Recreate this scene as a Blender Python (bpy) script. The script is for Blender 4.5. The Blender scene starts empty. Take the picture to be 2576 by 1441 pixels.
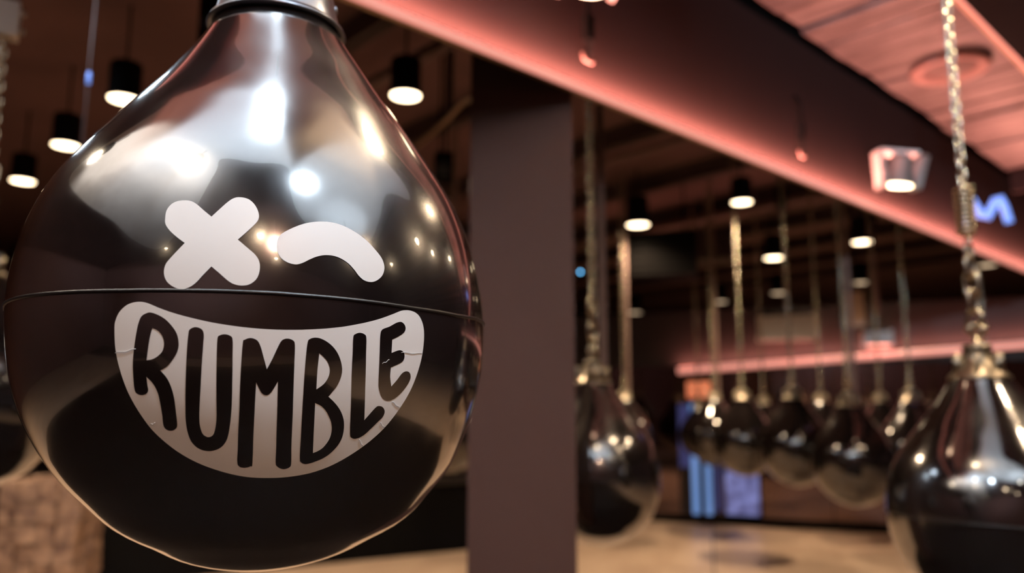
import bpy, bmesh, math, random
from mathutils import Vector, Matrix
from mathutils.geometry import delaunay_2d_cdt

random.seed(7)
PI = math.pi
SC = bpy.context.scene
COL = SC.collection

# ------------------------------------------------------------------ camera
CAM_Z = 1.25
PITCH = 0.15
cd = bpy.data.cameras.new('camera')
cd.sensor_width = 36.0
cd.lens = 1950.0 / 2576.0 * 36.0
cd.clip_start = 0.05
cd.clip_end = 120
cd.dof.use_dof = True
cd.dof.focus_distance = 0.70
cd.dof.aperture_fstop = 2.6
cam = bpy.data.objects.new('camera', cd)
COL.objects.link(cam)
cam.location = (0, 0, CAM_Z)
cam.rotation_euler = (PI / 2 + PITCH, 0, 0)
SC.camera = cam

# ------------------------------------------------------------------ world, exposure
w = bpy.data.worlds.new('world')
SC.world = w
w.use_nodes = True
w.node_tree.nodes['Background'].inputs[0].default_value = (0.010, 0.0058, 0.0052, 1)
w.node_tree.nodes['Background'].inputs[1].default_value = 1.0
SC.view_settings.view_transform = 'Standard'
SC.view_settings.look = 'None'
SC.view_settings.gamma = 1.0
SC.view_settings.use_curve_mapping = False
SC.view_settings.exposure = 0.0
SC.cycles.use_denoising = True
SC.cycles.max_bounces = 8
SC.cycles.glossy_bounces = 4
SC.cycles.diffuse_bounces = 3
SC.cycles.caustics_reflective = False
SC.cycles.caustics_refractive = False
SC.cycles.sample_clamp_indirect = 4.0
SC.cycles.blur_glossy = 0.5

WARM = (1.0, 0.72, 0.46)
COOL = (0.72, 0.86, 1.0)
PINK = (1.0, 0.33, 0.24)
# strengths of the lamps (watts)
P_DOWN = 200      # ceiling downlights
P_UP_COOL = 1700  # added uplight of the cool pendants, brightens the reflector raft
P_FRONT = 85     # added unseen warm spot that brightens the near bag's face
P_UP_WARM = 480  # added uplight of the warm pendants, for the same raft
P_PINK = 75.0     # pink strip per 3 m
P_PINK_CEIL = 0.3  # added unseen pink strip at the soffit edge

# ------------------------------------------------------------------ materials
def _nt(name):
    m = bpy.data.materials.new(name)
    m.use_nodes = True
    return m, m.node_tree, m.node_tree.nodes['Principled BSDF']


def mat(name, c, rough=0.5, metal=0.0, ior=1.5, coat=0.0, coat_r=0.03, noise=0.0, nscale=8.0, c2=None,
        bump=0.0, bscale=60.0, stretch=(1, 1, 1), emit=None, estr=0.0, rnoise=0.0):
    m, nt, b = _nt(name)
    N, L = nt.nodes, nt.links
    b.inputs['Base Color'].default_value = (*c, 1)
    b.inputs['Roughness'].default_value = rough
    b.inputs['Metallic'].default_value = metal
    b.inputs['IOR'].default_value = ior
    b.inputs['Coat Weight'].default_value = coat
    b.inputs['Coat Roughness'].default_value = coat_r
    tc = N.new('ShaderNodeTexCoord')
    mp = N.new('ShaderNodeMapping')
    mp.inputs['Scale'].default_value = stretch
    L.new(tc.outputs['Object'], mp.inputs['Vector'])
    if noise > 0 or c2 is not None:
        n = N.new('ShaderNodeTexNoise')
        n.inputs['Scale'].default_value = nscale
        n.inputs['Detail'].default_value = 5
        n.inputs['Roughness'].default_value = 0.6
        L.new(mp.outputs[0], n.inputs['Vector'])
        mx = N.new('ShaderNodeMixRGB')
        r = N.new('ShaderNodeValToRGB')
        r.color_ramp.elements[0].position = 0.32
        r.color_ramp.elements[1].position = 0.68
        L.new(n.outputs['Fac'], r.inputs[0])
        L.new(r.outputs[0], mx.inputs[0])
        cc = c2 if c2 is not None else tuple(x * (1 - noise) for x in c)
        mx.inputs[1].default_value = (*c, 1)
        mx.inputs[2].default_value = (*cc, 1)
        L.new(mx.outputs[0], b.inputs['Base Color'])
    if rnoise > 0:
        n2 = N.new('ShaderNodeTexNoise')
        n2.inputs['Scale'].default_value = nscale * 1.7
        n2.inputs['Detail'].default_value = 3
        L.new(mp.outputs[0], n2.inputs['Vector'])
        mr = N.new('ShaderNodeMapRange')
        mr.inputs['From Min'].default_value = 0.35
        mr.inputs['From Max'].default_value = 0.65
        mr.inputs['To Min'].default_value = max(rough - rnoise, 0.01)
        mr.inputs['To Max'].default_value = rough + rnoise
        L.new(n2.outputs['Fac'], mr.inputs['Value'])
        L.new(mr.outputs[0], b.inputs['Roughness'])
    if bump > 0:
        n3 = N.new('ShaderNodeTexNoise')
        n3.inputs['Scale'].default_value = bscale
        n3.inputs['Detail'].default_value = 4
        L.new(mp.outputs[0], n3.inputs['Vector'])
        bp = N.new('ShaderNodeBump')
        bp.inputs['Strength'].default_value = bump
        bp.inputs['Distance'].default_value = 0.01
        L.new(n3.outputs['Fac'], bp.inputs['Height'])
        L.new(bp.outputs[0], b.inputs['Normal'])
    if emit is not None:
        b.inputs['Emission Color'].default_value = (*emit, 1)
        b.inputs['Emission Strength'].default_value = estr
    return m


M = dict(
    vinyl=mat('glossy_black_vinyl', (0.007, 0.005, 0.005), rough=0.17, ior=2.1, coat=1.0, coat_r=0.015, rnoise=0.085, nscale=5.0, stretch=(1, 1, 0.22)),
    vinyl_far=mat('glossy_dark_vinyl', (0.008, 0.006, 0.006), rough=0.13, ior=1.6, coat=1.0, coat_r=0.02, rnoise=0.05, nscale=3.0),
    white=mat('white_decal_vinyl', (0.80, 0.80, 0.80), rough=0.42, noise=0.03, nscale=6),
    lacq=mat('black_lettering_vinyl', (0.006, 0.004, 0.004), rough=0.16, ior=1.9, coat=1.0, coat_r=0.02, noise=0.1),
    seam=mat('black_seam_welt', (0.006, 0.004, 0.004), rough=0.35, ior=1.35, noise=0.1),
    steel=mat('brushed_steel', (0.17, 0.18, 0.21), rough=0.30, metal=1.0, noise=0.15, nscale=20, stretch=(1, 1, 6)),
    chain=mat('zinc_chain', (0.66, 0.58, 0.45), rough=0.25, metal=1.0, noise=0.2, nscale=30),
    collar=mat('dull_steel_collar', (0.34, 0.29, 0.22), rough=0.35, metal=1.0, noise=0.2, nscale=20),
    strap=mat('grey_brown_webbing', (0.22, 0.14, 0.12), rough=0.7, noise=0.2, nscale=40),
    floor=mat('pale_floor_sheet', (0.56, 0.42, 0.31), rough=0.38, c2=(0.44, 0.31, 0.225), nscale=1.3, stretch=(2.5, 0.7, 1), bump=0.05, bscale=40),
    subfloor=mat('dark_subfloor', (0.05, 0.035, 0.03), rough=0.8, noise=0.3),
    plaster=mat('dark_painted_plaster', (0.16, 0.075, 0.065), rough=0.85, noise=0.12, nscale=3, bump=0.08),
    pillar=mat('brown_painted_pillar', (0.068, 0.027, 0.019), rough=0.75, noise=0.06, nscale=2, bump=0.05, bscale=90),
    ceiling=mat('dark_ceiling_paint', (0.145, 0.072, 0.070), rough=0.9, noise=0.3, nscale=1.2, bump=0.1),
    joist=mat('dark_steel_joist', (0.06, 0.034, 0.032), rough=0.7, noise=0.2),
    duct=mat('painted_duct', (0.16, 0.09, 0.08), rough=0.6, noise=0.2),
    bronze=mat('bronze_conduit', (0.42, 0.27, 0.17), rough=0.4, metal=0.6, noise=0.15),
    rubber=mat('added_mat_rubber', (0.012, 0.0065, 0.0048), rough=0.7, ior=1.2, noise=0.3),
    black=mat('matt_black', (0.004, 0.0035, 0.0035), rough=0.8, ior=1.15, noise=0.2),
    blackgl=mat('satin_black', (0.010, 0.008, 0.008), rough=0.4, noise=0.2),
    fascia=mat('satin_beam_paint', (0.017, 0.0115, 0.0115), rough=0.75, ior=1.12, noise=0.06, nscale=2, bump=0.03),
    slat=mat('red_brown_ceiling_board', (0.105, 0.095, 0.095), rough=0.45, ior=1.25, c2=(0.014, 0.008, 0.010), nscale=2.4, stretch=(5.0, 1.0, 1), bump=0.12, bscale=18),
    raft=mat('white_reflector_raft', (0.82, 0.81, 0.80), rough=0.9, c2=(0.60, 0.58, 0.56), nscale=1.6, stretch=(1, 1, 1)),
    mirror=mat('tinted_mirror', (0.17, 0.115, 0.105), rough=0.07, metal=1.0, noise=0.15, nscale=0.8),
    header=mat('black_header_board', (0.017, 0.010, 0.010), rough=0.6, noise=0.2),
    mottle=mat('mottled_brown_stone', (0.46, 0.31, 0.22), rough=0.6, c2=(0.10, 0.055, 0.045), nscale=11, bump=0.6, bscale=14),
    lampwhite=mat('white_lamp_housing', (0.75, 0.70, 0.68), rough=0.4, noise=0.05),
    greyhouse=mat('grey_lamp_housing', (0.17, 0.14, 0.13), rough=0.5, noise=0.05),
    palehouse=mat('pale_lamp_bracket', (0.34, 0.31, 0.30), rough=0.5, noise=0.05),
    lens=mat('lit_warm_lens', (0.8, 0.8, 0.8), emit=(1.0, 0.76, 0.48), estr=9.0, noise=0.01),
    lens_dim=mat('lit_dim_lens', (0.8, 0.8, 0.8), emit=(1.0, 0.72, 0.46), estr=1.1, noise=0.01),
    lens_hot=mat('lit_hot_lens', (0.8, 0.8, 0.8), emit=(1.0, 0.80, 0.55), estr=45.0, noise=0.01),
    lens_cool=mat('lit_cool_lens', (0.8, 0.8, 0.8), emit=(0.74, 0.88, 1.0), estr=45.0, noise=0.01),
    neon=mat('pink_led_diffuser', (0.6, 0.4, 0.4), rough=0.4, emit=(1.0, 0.36, 0.28), estr=0.80, noise=0.01),
    blue=mat('lit_blue_neon', (0.2, 0.3, 0.8), emit=(0.20, 0.38, 1.0), estr=1.0, noise=0.01),
    bluepale=mat('lit_pale_blue_glass', (0.2, 0.3, 0.8), emit=(0.10, 0.22, 0.48), estr=1.0, noise=0.01),
    bluedeep=mat('lit_deep_blue_glass', (0.05, 0.06, 0.2), emit=(0.016, 0.022, 0.085), estr=1.0, noise=0.01),
    bluedot=mat('lit_blue_lens', (0.2, 0.5, 0.8), emit=(0.15, 0.55, 1.0), estr=8.0, noise=0.01),
    exit=mat('lit_orange_glass', (0.6, 0.3, 0.2), emit=(0.85, 0.22, 0.10), estr=0.75, noise=0.01),
    tan=mat('tan_speaker_cloth', (0.60, 0.40, 0.30), rough=0.8, noise=0.15, nscale=14),
)


def violet_mat():
    m, nt, b = _nt('lit_violet_screen')
    N, L = nt.nodes, nt.links
    tc = N.new('ShaderNodeTexCoord')
    v = N.new('ShaderNodeTexNoise')
    v.inputs['Scale'].default_value = 9
    v.inputs['Detail'].default_value = 4
    L.new(tc.outputs['Object'], v.inputs['Vector'])
    r = N.new('ShaderNodeValToRGB')
    r.color_ramp.elements[0].position = 0.35
    r.color_ramp.elements[0].color = (0.045, 0.045, 0.13, 1)
    r.color_ramp.elements[1].position = 0.66
    r.color_ramp.elements[1].color = (0.20, 0.22, 0.50, 1)
    L.new(v.outputs['Fac'], r.inputs[0])
    L.new(r.outputs[0], b.inputs['Emission Color'])
    b.inputs['Emission Strength'].default_value = 1.0
    b.inputs['Base Color'].default_value = (0.05, 0.05, 0.1, 1)
    return m


M['violet'] = violet_mat()
# the pedestal's stones: shift the mottling from stone to stone
for _k in ('mottle', 'slat'):
  _nt_ = M[_k].node_tree
  _oi = _nt_.nodes.new('ShaderNodeObjectInfo')
  _ml = _nt_.nodes.new('ShaderNodeVectorMath'); _ml.operation = 'SCALE'; _ml.inputs[0].default_value = (7, 11, 13)
  _nt_.links.new(_oi.outputs['Random'], _ml.inputs['Scale'])
  _mp = [n for n in _nt_.nodes if n.type == 'MAPPING'][0]
  _nt_.links.new(_ml.outputs[0], _mp.inputs['Location'])


# ------------------------------------------------------------------ helpers
def link_mesh(name, me, parent=None, loc=None, rot=None):
    o = bpy.data.objects.new(name, me)
    COL.objects.link(o)
    if parent is not None:
        o.parent = parent
    if loc is not None:
        o.location = loc
    if rot is not None:
        o.rotation_euler = rot
    return o


def obj(name, bm, m, parent=None, loc=None, rot=None, smooth=False, bevel=0.0):
    me = bpy.data.meshes.new(name)
    if bevel > 0:
        es = [e for e in bm.edges if len(e.link_faces) == 2 and e.calc_face_angle(0) > 0.7]
        bmesh.ops.bevel(bm, geom=es, offset=bevel, segments=2, affect='EDGES', profile=0.7)
    bmesh.ops.recalc_face_normals(bm, faces=bm.faces[:])
    bm.to_mesh(me)
    bm.free()
    me.materials.append(M[m])
    if smooth:
        for p in me.polygons:
            p.use_smooth = True
    return link_mesh(name, me, parent, loc, rot)


def empty(name, label, cat, loc=(0, 0, 0), rot=(0, 0, 0), group=None):
    o = bpy.data.objects.new(name, None)
    COL.objects.link(o)
    o.location = loc
    o.rotation_euler = rot
    o['label'] = label
    o['category'] = cat
    if group:
        o['group'] = group
    return o


def tag(o, label, cat=None, group=None, kind=None):
    o['label'] = label
    if cat:
        o['category'] = cat
    if group:
        o['group'] = group
    if kind:
        o['kind'] = kind
    return o


def struct(o, label):
    o['kind'] = 'structure'
    o['label'] = label
    o['category'] = 'room'
    return o


def box(bm, x0, x1, y0, y1, z0, z1, mtx=None):
    vs = [bm.verts.new((x, y, z)) for z in (z0, z1) for y in (y0, y1) for x in (x0, x1)]
    f = [(0, 2, 3, 1), (4, 5, 7, 6), (0, 1, 5, 4), (2, 6, 7, 3), (0, 4, 6, 2), (1, 3, 7, 5)]
    for q in f:
        bm.faces.new([vs[i] for i in q])
    if mtx is not None:
        bmesh.ops.transform(bm, matrix=mtx, verts=vs)
    return vs


def lathe(bm, prof, n=24, off=None, cap=True, c=(0, 0)):
    rings = []
    for z, r in prof:
        ox = off(z) if off else (0, 0)
        if r < 1e-5:
            rings.append([bm.verts.new((c[0] + ox[0], c[1] + ox[1], z))])
        else:
            rings.append([bm.verts.new((c[0] + ox[0] + r * math.cos(2 * PI * i / n), c[1] + ox[1] + r * math.sin(2 * PI * i / n), z)) for i in range(n)])
    for a, b in zip(rings, rings[1:]):
        for i in range(n):
            j = (i + 1) % n
            if len(a) == 1 and len(b) == 1:
                continue
            if len(a) == 1:
                bm.faces.new((a[0], b[i], b[j]))
            elif len(b) == 1:
                bm.faces.new((a[i], a[j], b[0]))
            else:
                bm.faces.new((a[i], a[j], b[j], b[i]))
    if cap:
        for r in (rings[0], rings[-1]):
            if len(r) > 2:
                bm.faces.new(r)


def tube(bm, pts, r, n=8, closed=False):
    pts = [Vector(p) for p in pts]
    k = len(pts)
    rings = []
    up = None
    for i in range(k):
        if closed:
            t = pts[(i + 1) % k] - pts[i - 1]
        else:
            t = pts[min(i + 1, k - 1)] - pts[max(i - 1, 0)]
        t.normalize()
        if up is None:
            up = t.orthogonal().normalized()
        up = (up - t * up.dot(t))
        if up.length < 1e-6:
            up = t.orthogonal()
        up.normalize()
        s = t.cross(up)
        rings.append([bm.verts.new(pts[i] + (up * math.cos(2 * PI * a / n) + s * math.sin(2 * PI * a / n)) * r) for a in range(n)])
    m = k if closed else k - 1
    for i in range(m):
        a, b = rings[i], rings[(i + 1) % k]
        sh = 0
        if closed and i == k - 1:
            best = min(range(n), key=lambda q: (a[0].co - b[q].co).length)
            sh = best
        for j in range(n):
            bm.faces.new((a[j], a[(j + 1) % n], b[(j + 1 + sh) % n], b[(j + sh) % n]))
    if not closed:
        bm.faces.new(rings[0])
        bm.faces.new(rings[-1])


def catmull(pts, per=6, closed=True):
    """closed spline through (x, y, corner) points"""
    out = []
    n = len(pts)
    for i in range(n):
        p0, p1, p2, p3 = pts[i - 1], pts[i], pts[(i + 1) % n], pts[(i + 2) % n]
        if p1[2]:
            p0 = p1
        if p2[2]:
            p3 = p2
        for k in range(per):
            t = k / per
            q = []
            for a in (0, 1):
                q.append(0.5 * (2 * p1[a] + (p2[a] - p0[a]) * t + (2 * p0[a] - 5 * p1[a] + 4 * p2[a] - p3[a]) * t * t + (3 * p1[a] - p0[a] - 3 * p2[a] + p3[a]) * t ** 3))
            out.append(tuple(q))
    return out


# directions of the room: U along the big beam, V square to it
U = Vector((0.7317, 0.6816, 0))
V = Vector((-0.6816, 0.7317, 0))
A_U = math.atan2(U.y, U.x)


def uv(u, p, z=0.0):
    q = U * u + V * p
    return Vector((q.x, q.y, z))

# outlines of the printed face: (angle x 1000, height x 10000, corner) on the bag surface
SHAPES = {'eye_cross':[[(-1446,992,1),(-1422,1061,0),(-1397,1131,0),(-1377,1172,0),(-1356,1185,0),(-1327,1172,0),(-1305,1126,0),(-1291,1061,0),(-1288,1001,0),(-1298,948,0),(-1326,867,0),(-1354,793,1),(-1324,728,0),(-1295,662,0),(-1282,600,0),(-1282,521,0),(-1292,454,0),(-1313,408,0),(-1338,395,0),(-1361,404,0),(-1380,430,0),(-1408,492,0),(-1435,551,1),(-1460,478,0),(-1484,407,0),(-1506,369,0),(-1530,355,0),(-1556,375,0),(-1578,422,0),(-1588,489,0),(-1585,557,0),(-1573,607,0),(-1550,678,0),(-1526,751,1),(-1553,800,0),(-1580,858,0),(-1598,915,0),(-1603,966,0),(-1603,1043,0),(-1590,1102,0),(-1569,1132,0),(-1544,1140,0),(-1523,1133,0),(-1503,1108,0),(-1473,1046,0)]],
'eye_wink':[[(-1227,756,0),(-1222,825,0),(-1206,877,0),(-1163,944,0),(-1122,989,0),(-1074,1016,0),(-1024,1020,0),(-980,996,0),(-939,953,0),(-901,894,0),(-869,821,0),(-844,750,0),(-834,691,0),(-834,632,0),(-846,570,0),(-869,522,0),(-893,502,0),(-919,510,0),(-939,546,0),(-956,598,0),(-977,650,0),(-1004,689,0),(-1031,707,0),(-1061,706,0),(-1090,687,0),(-1116,655,0),(-1139,621,0),(-1161,602,0),(-1186,610,0),(-1208,641,0),(-1222,691,0)]],
'smile':[[(-1758,25,0),(-1753,101,0),(-1736,176,0),(-1707,231,0),(-1671,250,0),(-1639,237,0),(-1601,198,0),(-1561,162,0),(-1508,124,0),(-1423,77,0),(-1326,45,0),(-1229,33,0),(-1128,42,0),(-1022,73,0),(-939,117,0),(-866,169,0),(-805,227,0),(-763,268,0),(-724,277,0),(-688,252,0),(-665,189,0),(-653,94,0),(-653,-61,0),(-665,-235,0),(-694,-446,0),(-738,-635,0),(-798,-820,0),(-878,-973,0),(-977,-1104,0),(-1068,-1179,0),(-1160,-1214,0),(-1258,-1221,0),(-1353,-1202,0),(-1443,-1148,0),(-1522,-1072,0),(-1589,-971,0),(-1651,-825,0),(-1690,-672,0),(-1723,-496,0),(-1745,-311,0),(-1757,-143,0)]],
'letter_r':[[(-1670,79,0),(-1660,130,0),(-1643,155,0),(-1627,160,0),(-1604,140,0),(-1581,106,0),(-1559,49,0),(-1543,-18,0),(-1538,-97,0),(-1544,-165,0),(-1561,-232,0),(-1580,-283,0),(-1602,-313,1),(-1582,-373,0),(-1570,-440,0),(-1562,-536,0),(-1561,-649,0),(-1563,-757,0),(-1572,-791,0),(-1588,-806,0),(-1605,-797,0),(-1613,-763,0),(-1611,-683,0),(-1612,-581,0),(-1617,-491,0),(-1631,-417,0),(-1651,-365,1),(-1650,-434,0),(-1649,-474,0),(-1657,-502,0),(-1675,-513,0),(-1692,-499,0),(-1698,-462,0),(-1698,-366,0),(-1696,-254,0),(-1688,-119,0),(-1678,5,0)],[(-1624,33,1),(-1605,10,0),(-1591,-35,0),(-1586,-92,0),(-1592,-154,0),(-1609,-198,0),(-1629,-223,0),(-1647,-229,1),(-1641,-142,0),(-1633,-41,0)]],
'letter_u':[[(-1506,-18,0),(-1501,22,0),(-1483,41,0),(-1464,25,0),(-1457,-17,0),(-1459,-96,0),(-1465,-277,0),(-1472,-479,0),(-1483,-706,0),(-1483,-786,0),(-1477,-838,0),(-1461,-861,0),(-1443,-844,0),(-1432,-786,0),(-1424,-683,0),(-1420,-479,0),(-1417,-253,0),(-1414,-61,0),(-1408,-27,0),(-1391,-15,0),(-1374,-26,0),(-1366,-59,0),(-1366,-195,0),(-1367,-365,0),(-1371,-592,0),(-1381,-764,0),(-1396,-880,0),(-1422,-949,0),(-1461,-978,0),(-1498,-960,0),(-1521,-907,0),(-1530,-832,0),(-1531,-728,0),(-1525,-570,0),(-1518,-367,0),(-1512,-165,0)]],
'letter_m':[[(-1334,-92,0),(-1328,-58,0),(-1308,-42,0),(-1288,-61,0),(-1277,-112,0),(-1268,-192,0),(-1256,-298,1),(-1239,-213,0),(-1222,-115,0),(-1209,-56,0),(-1191,-39,0),(-1172,-54,0),(-1166,-94,0),(-1166,-245,0),(-1166,-476,0),(-1165,-709,0),(-1166,-946,0),(-1166,-1097,0),(-1174,-1133,0),(-1197,-1145,0),(-1217,-1124,0),(-1225,-1087,0),(-1222,-943,0),(-1219,-650,0),(-1219,-399,1),(-1237,-477,0),(-1248,-506,0),(-1259,-513,0),(-1273,-491,0),(-1290,-409,1),(-1293,-535,0),(-1299,-765,0),(-1312,-1083,0),(-1321,-1113,0),(-1344,-1125,0),(-1363,-1111,0),(-1368,-1069,0),(-1360,-939,0),(-1347,-649,0),(-1341,-365,0)]],
'letter_b':[[(-1124,-67,0),(-1117,-37,0),(-1098,-23,0),(-1075,-33,0),(-1047,-72,0),(-1024,-129,0),(-1008,-200,0),(-999,-282,0),(-1001,-354,0),(-1012,-426,0),(-1026,-474,0),(-1042,-524,1),(-1017,-575,0),(-993,-641,0),(-977,-713,0),(-970,-786,0),(-971,-871,0),(-984,-944,0),(-1009,-1010,0),(-1038,-1057,0),(-1076,-1091,0),(-1109,-1106,0),(-1126,-1091,0),(-1133,-1056,0),(-1132,-888,0),(-1132,-651,0),(-1131,-359,0),(-1128,-184,0)],[(-1083,-155,1),(-1062,-198,0),(-1049,-244,0),(-1043,-297,0),(-1047,-356,0),(-1062,-416,0),(-1087,-463,1),(-1087,-311,0)],[(-1088,-577,1),(-1061,-610,0),(-1039,-670,0),(-1022,-748,0),(-1017,-821,0),(-1023,-893,0),(-1042,-959,0),(-1063,-994,0),(-1083,-1011,1),(-1086,-770,0)]],
'letter_l':[[(-963,-3,0),(-955,24,0),(-939,37,0),(-921,26,0),(-913,-9,0),(-911,-167,0),(-903,-471,0),(-890,-730,1),(-872,-679,0),(-852,-624,0),(-839,-605,0),(-819,-615,0),(-806,-655,0),(-811,-705,0),(-829,-748,0),(-855,-809,0),(-881,-864,0),(-909,-893,0),(-930,-886,0),(-941,-848,0),(-951,-653,0),(-961,-352,0),(-963,-136,0)]],
'letter_e':[[(-857,35,0),(-849,80,0),(-820,110,0),(-787,153,0),(-765,161,0),(-749,129,0),(-749,84,0),(-767,43,0),(-806,-5,1),(-806,-127,1),(-770,-97,0),(-749,-120,0),(-746,-170,0),(-759,-209,0),(-804,-257,1),(-803,-344,0),(-793,-428,1),(-770,-367,0),(-751,-309,0),(-732,-287,0),(-713,-300,0),(-706,-351,0),(-720,-422,0),(-748,-498,0),(-777,-545,0),(-802,-557,0),(-826,-531,0),(-843,-469,0),(-851,-396,0),(-855,-224,0),(-857,-76,0)]]}
# ================================================================== ROOM
# floor: dark sub-floor with pale sheets laid on it
bm = bmesh.new()
box(bm, -11, 13, -6, 20, -0.15, -0.012)
floor = struct(obj('floor', bm, 'subfloor'), 'pale beige floor laid in large sheets')
FA = -math.atan(0.25)          # the joints run away from the camera at this angle
sheet_me = None
for i in range(-4, 6):
    for j in range(-2, 6):
        cx, cy = (i + 0.5) * 2.4, (j + 0.5) * 3.6 - 0.9
        R = Matrix.Rotation(FA, 4, 'Z')
        p = R @ Vector((cx, cy, 0)) + Vector((0.0, 0.0, 0))
        if not (-9.5 < p.x < 11.5 and -4 < p.y < 18):
            continue
        if sheet_me is None:
            bm = bmesh.new()
            box(bm, -1.194, 1.194, -1.797, 1.797, -0.012, 0.0)
            o = obj('floor_sheet', bm, 'floor', floor, bevel=0.002)
            sheet_me = o.data
        else:
            o = link_mesh('floor_sheet', sheet_me, floor)
        o.location = p
        o.rotation_euler = (0, 0, FA)

# added dark mat, unseen, keeps the lower reflection in the near bag dark
bm = bmesh.new()
box(bm, -3.6, 2.1, -3.4, 3.3, 0.0, 0.012)
tag(obj('added_dark_mat', bm, 'rubber', bevel=0.004), 'unseen dark mat added under the nearest bags to darken their reflection', 'mat')

# ceiling and joists
CEIL = 3.45
bm = bmesh.new()
box(bm, -11, 13, -6, 20, CEIL, CEIL + 0.2)
ceiling = struct(obj('ceiling', bm, 'ceiling'), 'dark brown open ceiling with joists')
bm = bmesh.new()
box(bm, -0.02, 0.02, -9, 12, 0.0, 0.16)
box(bm, -0.045, 0.045, -9, 12, 0.0, 0.012)
jm = None
for k in range(9):
    u = 1.3 + k * 1.25
    if jm is None:
        o = obj('joist', bm, 'joist', ceiling)
        jm = o.data
    else:
        o = link_mesh('joist', jm, ceiling)
    o.location = uv(u + 0.9, 4.0 + 9.6 - 1.5 - 9, CEIL - 0.16)
    o.rotation_euler = (0, 0, math.atan2(V.y, V.x) - PI / 2)
bm = bmesh.new()
for k in range(4):
    a = uv(0.2 + k * 2.3, 2.6, CEIL - 0.22)
    b = uv(0.2 + k * 2.3, 13.0, CEIL - 0.22)
    tube(bm, [a, b], 0.03 + 0.012 * (k % 2), 8)
tag(obj('ceiling_pipe', bm, 'duct', ceiling, smooth=True), 'thin pipes running beside the joists')

# outer walls
def wall(name, a, b, label, z1=CEIL, m='plaster', th=0.12, z0=0.0):
    a, b = Vector(a), Vector(b)
    d = (b - a)
    L = d.length
    ang = math.atan2(d.y, d.x)
    bm = bmesh.new()
    box(bm, 0, L, -th / 2, th / 2, z0, z1)
    return struct(obj(name, bm, m, None, (a.x, a.y, 0), (0, 0, ang)), label)


wall('wall_left', (-7.5, -4.5), (-7.5, 18.5), 'dark brown wall left of the room', m='plaster')
wall('wall_back', (-7.5, -4.5), (11.5, -4.5), 'dark brown wall behind the camera', m='plaster')
wall('wall_right', (11.5, -4.5), (11.5, 18.5), 'dark brown wall right of the room', m='plaster')
wall('wall_front', (-7.5, 18.5), (11.5, 18.5), 'black end wall far beyond the mirrors', m='black')

# partition with mirrors
PA = Vector((1.5, 8.7, 0))
PD = Vector((2.32, -0.91, 0)).normalized()
PAng = math.atan2(PD.y, PD.x)


def part_pt(s, z=0.0, out=0.0):
    """point on the partition face, s metres along it from px 1625, out = towards the camera"""
    n = Vector((-0.365, -0.931, 0))
    q = PA + PD * s + n * out
    return Vector((q.x, q.y, z))


part = empty('wall_far', 'dark partition of tinted mirrors under a black header', 'room', tuple(part_pt(0)), (0, 0, PAng))
part['kind'] = 'structure'
bm = bmesh.new()
box(bm, -8.0, 6.5, 0.03, 0.16, 0.0, 2.26)
obj('core', bm, 'black', part)
bm = bmesh.new()
box(bm, -8.0, 6.5, -0.01, 0.03, 1.66, 2.26)
obj('header', bm, 'header', part)
mm = None
for k in range(-6, 6):
    s0 = 0.66 + k * 1.2
    if s0 + 1.2 > 6.6:
        continue
    if mm is None:
        bm = bmesh.new()
        box(bm, 0.004, 1.196, 0.0, 0.03, 0.075, 1.655)
        o = obj('mirror_panel', bm, 'mirror', part)
        mm = o.data
    else:
        o = link_mesh('mirror_panel', mm, part)
    o.location = (s0, 0, 0)
bm = bmesh.new()
box(bm, -8.0, 3.05, -0.05, 0.0, 0.0, 0.075)
struct(obj('baseboard_far', bm, 'black', None, tuple(part_pt(0)), (0, 0, PAng), bevel=0.006), 'black base strip under the mirrors')

# low black plinth wall at the left and mottled pedestal
def plan_box(name, label, cat, a, b, th, z0, z1, m, kind=None, bevel=0.004):
    a, b = Vector((*a, 0)), Vector((*b, 0))
    d = b - a
    bm = bmesh.new()
    box(bm, 0, d.length, 0, th, z0, z1)
    o = obj(name, bm, m, None, (a.x, a.y, 0), (0, 0, math.atan2(d.y, d.x)), bevel=bevel)
    tag(o, label, cat, kind=kind)
    return o


t = empty('bench', 'long black bench behind the near bag, left of the pillar', 'bench', (-2.94, 5.57, 0), (0, 0, math.atan2(1.37, 2.506)))
bm = bmesh.new(); box(bm, 0, 3.3, 0, 0.5, 0.0, 0.56); obj('bench_base', bm, 'black', t, bevel=0.006)
bm = bmesh.new(); box(bm, -0.01, 3.31, -0.02, 0.52, 0.56, 0.62); obj('bench_top', bm, 'blackgl', t, bevel=0.012)
t = empty('bench', 'short black bench at the left edge beyond the mottled pedestal', 'bench', (-5.9, 7.3, 0), (0, 0, 0))
bm = bmesh.new(); box(bm, 0, 1.95, 0, 0.5, 0.0, 0.56); obj('bench_base', bm, 'black', t, bevel=0.006)
bm = bmesh.new(); box(bm, -0.01, 1.96, -0.02, 0.52, 0.56, 0.62); obj('bench_top', bm, 'blackgl', t, bevel=0.012)

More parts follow.
